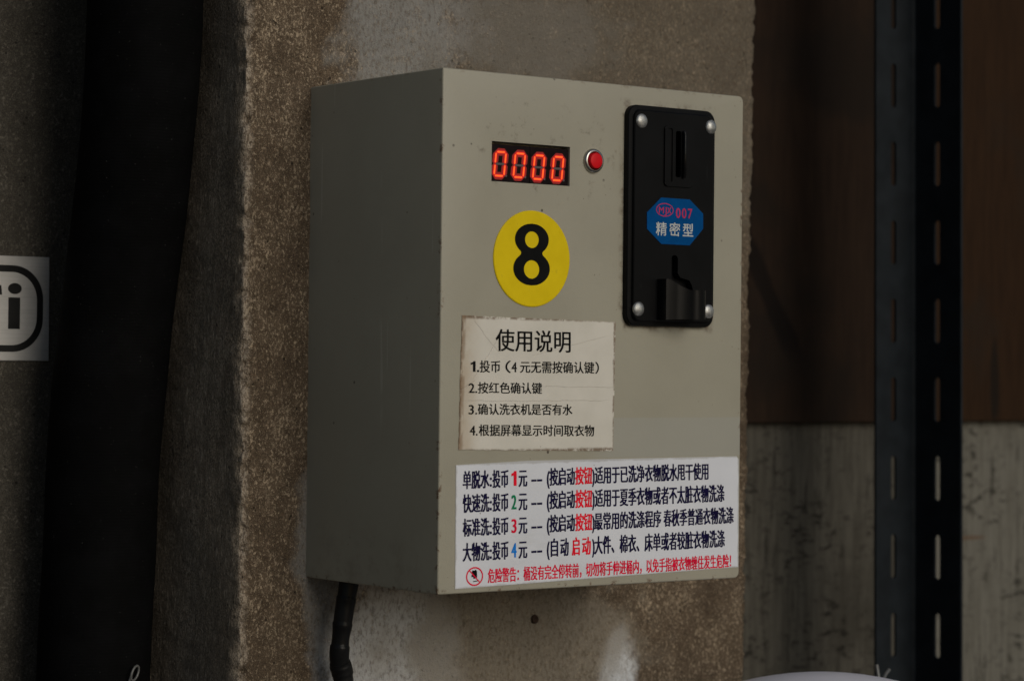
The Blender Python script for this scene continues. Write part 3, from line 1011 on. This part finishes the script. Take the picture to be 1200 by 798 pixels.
inks = [plain('navy_print', (0.008, 0.006, 0.040), 0.6, 0, 0.1, 90, 0, 0.06), plain('red_print', (0.80, 0.010, 0.030), 0.6, 0, 0.1, 90, 0, 0.08),
        plain('green_print', (0.004, 0.19, 0.08), 0.6, 0, 0.1, 90, 0, 0.08), plain('crimson_print', (0.72, 0.007, 0.045), 0.6, 0, 0.1, 90, 0, 0.08),
        plain('blue_print', (0.01, 0.19, 0.62), 0.6, 0, 0.1, 90, 0, 0.08)]
HEAVY = tuple((dx, dz) for dx in (-0.26, -0.09, 0.09, 0.26) for dz in (-0.075, 0.075))
BOLD = tuple((dx, dz) for dx in (-0.17, 0.0, 0.17) for dz in (-0.06, 0.06))
SEMI = tuple((dx, dz) for dx in (-0.07, 0.07) for dz in (-0.05, 0.05))
bm = bmesh.new()
bw = bmesh.new()
def parts(rows):
    for text, col, a, b, tp in rows:
        if ':' not in text:
            yield text, col, a, b, tp
            continue
        l, r = text.split(':')
        P = lambda s, d: (a[0] + (b[0] - a[0]) * s + d[0], a[1] + (b[1] - a[1]) * s + d[1])
        up = (tp[0] - a[0], tp[1] - a[1])
        for s0, s1, tx in ((0, 0.575, l), (0.598, 0.628, ':'), (0.655, 1.0, r)):
            yield tx, col, P(s0, (0, 0)), P(s1, (0, 0)), P(s0, up)
for text, col, a, b, tp in parts(PRICE):
    if text.startswith('危险'):
        write(bw, text, a, b, tp, YF - 0.00042, 0, 0, passes=BOLD)
    elif text in '1234':
        write(bm, text, a, b, tp, YF - 0.00042, 0, INK[col], -0.08, 0.83, passes=HEAVY)
    else:
        write(bm, text, a, b, tp, YF - 0.00042, 0, INK[col], passes=HEAVY)
obj('lettering', bm, inks, plabel)
obj('warning_lettering', bw, inks[3], plabel)

# crossed-out glove mark
BX, BZ = 0.0245, 0.0091
bm = bmesh.new()
hand = [(-2.2, 2.6), (-1.6, 3.6), (-0.2, 3.2), (0.4, 3.9), (1.4, 3.5), (1.9, 2.6), (2.0, 0.6), (1.9, -1.8), (-0.9, -1.9), (-1.1, -0.6), (-2.3, -0.9), (-2.6, 0.4), (-2.0, 0.7)]
add_mesh(bm, tess_fill([[(BX + x * 0.00085, BZ + z * 0.00085 + 0.0004) for x, z in hand]], YF - 0.00040), 0)
add_mesh(bm, tess_fill([[(BX - 0.001, BZ - 0.0030), (BX + 0.002, BZ - 0.0028), (BX + 0.002, BZ - 0.0023), (BX - 0.001, BZ - 0.0025)]], YF - 0.00040), 0)
add_mesh(bm, tess_fill([ellipse(BX, BZ, 0.0058, 0.0052), ellipse(BX, BZ, 0.0050, 0.0044)], YF - 0.00046), 1)
dv = Vector((-1, 0.95)).normalized(); nv = Vector((dv.y, -dv.x)) * 0.00032
cA, cB = Vector((BX, BZ)) + dv * 0.0049, Vector((BX, BZ)) - dv * 0.0049
add_mesh(bm, tess_fill([[tuple(cA + nv), tuple(cA - nv), tuple(cB - nv), tuple(cB + nv)]], YF - 0.00050), 1)
obj('prohibition_symbol', bm, [M_ink, inks[3]], plabel)

# coin acceptor
def black_plastic():
    t = NT('black_plastic')
    n = t.noise(1500, 3, 0.6)
    c = t.mix(t.step(t.noise(50, 4), 0.3, 0.7), (0.0035, 0.0035, 0.0037), (0.005, 0.005, 0.0054))
    d = t.mul(t.step(t.voro(260), 0.09, 0.05), t.step(t.noise(45, 4, 0.6), 0.55, 0.66))
    c = t.mix(t.mul(d, 0.5), c, (0.06, 0.055, 0.05))
    s = t.mul(t.step(t.noise(240, 2, 0.5, t.map(scale=(1, 1, 0.04), rot=(0, 0.5, 0))), 0.70, 0.74), t.step(t.noise(40, 3), 0.5, 0.6))
    c = t.mix(t.mul(s, 0.3), c, (0.04, 0.04, 0.04))
    return t.done(c, t.step(t.noise(30, 3), 0.3, 0.7, 0.36, 0.44), 0, t.bump(n, 0.10, 0.0002), 0.1)
M_blk = black_plastic()
AX0, AX1, AZ0, AZ1 = 0.1280, 0.1945, 0.1480, 0.2748
YA = YF - 0.006
bm = bmesh.new()
rings = []
for inset, y in ((0.0, YF + 0.0005), (0.0, YF - 0.0032), (0.0005, YF - 0.0038), (0.0026, YF - 0.0040), (0.0030, YF - 0.0043), (0.0031, YF - 0.0055), (0.0036, YA)):
    rings.append([bm.verts.new((x, y, z)) for x, z in rrect(AX0 + inset, AX1 - inset, AZ0 + inset, AZ1 - inset, 0.0068 - inset * 0.7, 8)])
for a, b in zip(rings, rings[1:]):
    for i in range(len(a)):
        bm.faces.new((a[i], a[(i + 1) % len(a)], b[(i + 1) % len(a)], b[i]))
bm.faces.new(rings[0][::-1]); bm.faces.new(rings[-1])
acc = obj('coin_acceptor', bm, M_blk, root)
c = bmesh.new()
prism_y(c, rrect(0.1585, 0.1700, 0.2325, 0.2625, 0.001, 3), YF - 0.001, YA - 0.01)      # coin entry recess
cut(acc, c)
c = bmesh.new()
arch = [(0.1596, 0.1874), (0.1602, 0.1888), (0.1620, 0.1895), (0.1638, 0.1888), (0.1644, 0.1874), (0.1644, 0.1790),
        (0.1665, 0.1765), (0.1735, 0.1750), (0.1752, 0.1725), (0.1765, 0.1690), (0.1765, 0.1560), (0.1596, 0.1560)]
prism_y(c, arch, YF - 0.0012, YA - 0.01)
cut(acc, c)
for p in acc.data.polygons:
    p.use_smooth = True
acc.data.set_sharp_from_angle(angle=radians(25))
# coin entry bezel
bm = bmesh.new()
prism_y(bm, rrect(0.1530, 0.1748, 0.2290, 0.2638, 0.002, 5), YA + 0.0004, YA - 0.0010)
bevel(bm, 0.0004, 2)
bez = obj('coin_slot', bm, M_blk, acc)
c = bmesh.new()
prism_y(c, rrect(0.1612, 0.1652, 0.2345, 0.2612, 0.001, 3), YA + 0.003, YA - 0.004)
prism_y(c, rrect(0.1550, 0.1588, 0.2315, 0.2625, 0.001, 3), YA - 0.0003, YA - 0.004)
cut(bez, c)
rib = bmesh.new()
tube(rib, [(0.1668, YA - 0.0018, 0.2345), (0.1668, YA - 0.0026, 0.2362), (0.1668, YA - 0.0026, 0.2594), (0.1668, YA - 0.0018, 0.2612)], 0.0011, 12)
# return cup: thin curved wall with a sloping top, and a tilted floor
def cup():
    plan = [(0.1490, YA + 0.0006), (0.1490, YA - 0.0050), (0.1496, YA - 0.0072), (0.1520, YA - 0.0080), (0.1560, YA - 0.0083), (0.1590, YA - 0.0090)]
    for i in range(15):
        a = radians(215 + 165 * i / 14)
        plan.append((0.1698 + 0.0074 * cos(a), YA - 0.0078 + 0.0066 * sin(a)))
    plan.append((0.1773, YA + 0.0006))
    bm = bmesh.new()
    n = len(plan)
    th = 0.0013
    cx, cy = 0.1640, YA + 0.001
    top, topi, bot, boti = [], [], [], []
    for i, (x, y) in enumerate(plan):
        s = min(1, max(0, (x - 0.1500) / 0.0155))
        zt = 0.1752 - 0.0062 * (s * s * (3 - 2 * s))
        zb = 0.1522 + 0.0012 * min(1, max(0, (x - 0.150) / 0.027)) - 0.0008 * min(1, (YA - y) / 0.013)
        d = Vector((cx - x, cy - y)).normalized() * th
        top.append(bm.verts.new((x, y, zt)))
        topi.append(bm.verts.new((x + d.x, min(y + d.y, YA + 0.0006), zt)))
        bot.append(bm.verts.new((x, y, zb)))
        boti.append(bm.verts.new((x + d.x, min(y + d.y, YA + 0.0006), zb + 0.0012)))
    for i in range(n - 1):
        bm.faces.new((bot[i], bot[i + 1], top[i + 1], top[i]))
        bm.faces.new((topi[i], topi[i + 1], boti[i + 1], boti[i]))
        bm.faces.new((top[i], top[i + 1], topi[i + 1], topi[i]))
    bm.faces.new(bot[::-1])
    bm.faces.new(boti)
    return bm
M_worn = plain('worn_black_plastic', (0.0045, 0.0045, 0.0048), 0.24, 0, 0.2, 80, 0.05, 0.10)
obj('return_cup', cup(), M_worn, acc, smooth=30)
obj('slot_rib', rib, M_worn, acc, smooth=60)
# dome screws
M_screw = plain('zinc_screw', (0.40, 0.40, 0.385), 0.48, 0.85, 0.25, 500, 0.25)
for x, z in ((0.1360, 0.2654), (0.1890, 0.2654), (0.1349, 0.1577), (0.1883, 0.1574)):
    bm = bmesh.new()
    lathe_y(bm, [(0, YA - 0.0017), (0.0012, YA - 0.00165), (0.0024, YA - 0.0014), (0.0034, YA - 0.0009), (0.0041, YA - 0.0003), (0.0041, YA + 0.0004)], x, z, 32)
    o = obj('screw', bm, M_screw, acc, smooth=60)
# octagonal label
OCT = [(151.12, 222.2), (172.85, 222.11), (183.33, 214.28), (183.44, 205.5), (173.18, 195.45), (151.45, 195.48), (140.6, 203.76), (140.48, 213.21)]
bm = bmesh.new()
prism_y(bm, [(x / 1000, z / 1000) for x, z in OCT], YA + 0.0001, YA - 0.0003)
obj('model_label', bm, plain('blue_foil', (0.0005, 0.062, 0.215), 0.5, 0, 0.08, 150, 0.05, 0.04), acc)
bm = bmesh.new()
for text, col, a, b, tp in ACC:
    if col == 'white':
        for i, ch in enumerate(text):
            f = 0.36
            x0 = a[0] + (b[0] - a[0]) * i * f
            write(bm, ch, (x0, a[1]), (x0 + (b[0] - a[0]) * 0.28, a[1]), (x0, tp[1]), YA - 0.0004, 0, 1, passes=((-0.12, 0.06), (0.12, -0.06), (0.12, 0.06), (-0.12, -0.06)))
    elif text == '007':
        for i, ch in enumerate(text):
            x0 = a[0] + (b[0] - a[0]) * i * 0.36
            write(bm, ch, (x0, a[1]), (x0 + (b[0] - a[0]) * 0.25, a[1]), (x0, tp[1]), YA - 0.0004, 0, 0, 0.0, 0.73, passes=((-0.12, 0), (0.12, 0), (0, 0.08), (0, -0.08)))
    else:
        for ch, s0, s1 in (('M', 0.0, 0.40), ('J', 0.47, 0.63), ('X', 0.68, 1.0)):
            w = b[0] - a[0] - 0.8
            x0 = a[0] + 0.4
            write(bm, ch, (x0 + w * s0, a[1] + 0.2), (x0 + w * s1, a[1] + 0.2), (x0 + w * s0, a[1] + 4.2), YA - 0.0004, 0, 0, -0.02 if ch != 'J' else -0.02, 0.73, passes=((-0.08, 0), (0.08, 0), (0, 0)))
add_mesh(bm, tess_fill([ellipse(0.1538, 0.2152, 0.0066, 0.0039), ellipse(0.1538, 0.2152, 0.0061, 0.0034)], YA - 0.0004), 0)
obj('label_lettering', bm, [plain('pink_print', (0.50, 0.02, 0.10), 0.45, 0, 0.1, 90, 0), plain('pale_print', (0.50, 0.52, 0.50), 0.45, 0, 0.1, 90, 0)], acc)

# ------------------------------------------------------------------ taped cable under the box
def tape():
    t = NT('black_tape')
    c = t.mix(t.step(t.noise(90, 4), 0.3, 0.7), (0.007, 0.007, 0.0075), (0.012, 0.012, 0.012))
    return t.done(c, t.step(t.noise(60, 3), 0.3, 0.7, 0.3, 0.5), 0, t.bump(t.noise(200, 3), 0.25, 0.0006), 0.15)
cp = smooth_path([(0.0164, -0.022, 0.006), (0.0156, -0.022, -0.0024), (0.0140, -0.022, -0.0107), (0.0118, -0.021, -0.0279), (0.0108, -0.020, -0.0427), (0.0121, -0.019, -0.0492), (0.0152, -0.018, -0.0592),
                  (0.021, -0.018, -0.10), (0.020, -0.016, -0.2), (0.014, -0.014, -0.5), (0.014, -0.014, -0.8)], 16)
rr = []
for i, p in enumerate(cp):
    ph = (p.z + 0.004 * noise.noise(Vector((8, 1, p.z * 40)))) / 0.0125 % 1.0
    rr.append(0.0054 + 0.0005 * ph + 0.0006 * noise.noise(Vector((3, 3, p.z * 75))) + (0.0006 if abs(p.z + 0.052) < 0.004 else 0))
bm = bmesh.new()
tube(bm, cp, rr, 24)
cable = tag(obj('taped_cable', bm, tape(), smooth=60), 'black tape-wrapped cable hanging from the underside of the beige box', 'cable')

# rusty plug in the pillar below the box
bm = bmesh.new()
lathe_y(bm, [(0, -0.0006), (0.0012, -0.0010), (0.0022, -0.0016), (0.0028, -0.0012), (0.0030, 0.003)], 0.1688, -0.0331, 20)
for v in bm.verts:
    v.co += Vector((0.0005, 0, 0.0005)) * noise.noise(v.co * 500)
plug = tag(obj('wall_plug', bm, plain('rust', (0.035, 0.02, 0.013), 0.85, 0, 0.4, 300, 0.4), smooth=60), 'small dark rusty plug in the bare concrete under the box', 'plug')

# ------------------------------------------------------------------ white domed drum at the bottom right
def drum_mat():
    t = NT('white_plastic')
    n = t.noise(18, 4)
    c = t.mix(t.step(n, 0.3, 0.7), (0.85, 0.83, 0.90), (0.88, 0.86, 0.93))
    return t.done(c, 0.35, 0, t.bump(t.noise(30, 3), 0.05, 0.001), 0.5)
LX, LY, LZ = 0.272, -0.155, -0.0580
R = 0.20
bm = bmesh.new()
prof = [(0, LZ)]
for i in range(1, 17):
    r = 0.128 * i / 16
    prof.append((r, LZ - (R - math.sqrt(R * R - r * r))))
ze = prof[-1][1]
prof += [(0.1295, ze - 0.003), (0.1295, ze - 0.012), (0.127, ze - 0.015)]
lathe_z(bm, prof, LX, LY, 96)
lidroot = empty('plastic_drum', (LX, LY, -0.8), 'white plastic drum with a domed lid, just rising into view at the bottom right', 'drum')
obj('lid', bm, drum_mat(), lidroot, smooth=40)
bm = bmesh.new()
lathe_z(bm, [(0, ze - 0.0125), (0.1265, ze - 0.0125), (0.126, -0.5), (0.118, -0.8), (0, -0.8)], LX, LY, 96)
obj('body', bm, drum_mat(), lidroot, smooth=40)
bm = bmesh.new()
tube(bm, smooth_path([(0.3660, -0.105, -0.0900), (0.3682, -0.103, -0.0780), (0.3690, -0.101, -0.070), (0.3686, -0.1, -0.0640)], 4), 0.0012, 8)
tube(bm, smooth_path([(0.3665, -0.106, -0.0900), (0.3700, -0.104, -0.0770), (0.3760, -0.1, -0.0718), (0.3830, -0.097, -0.0685)], 4), 0.0012, 8)
wire = tag(obj('wire_ends', bm, M_wire, smooth=60), 'two thin wire ends sticking up over the edge of the white domed lid', 'wire')
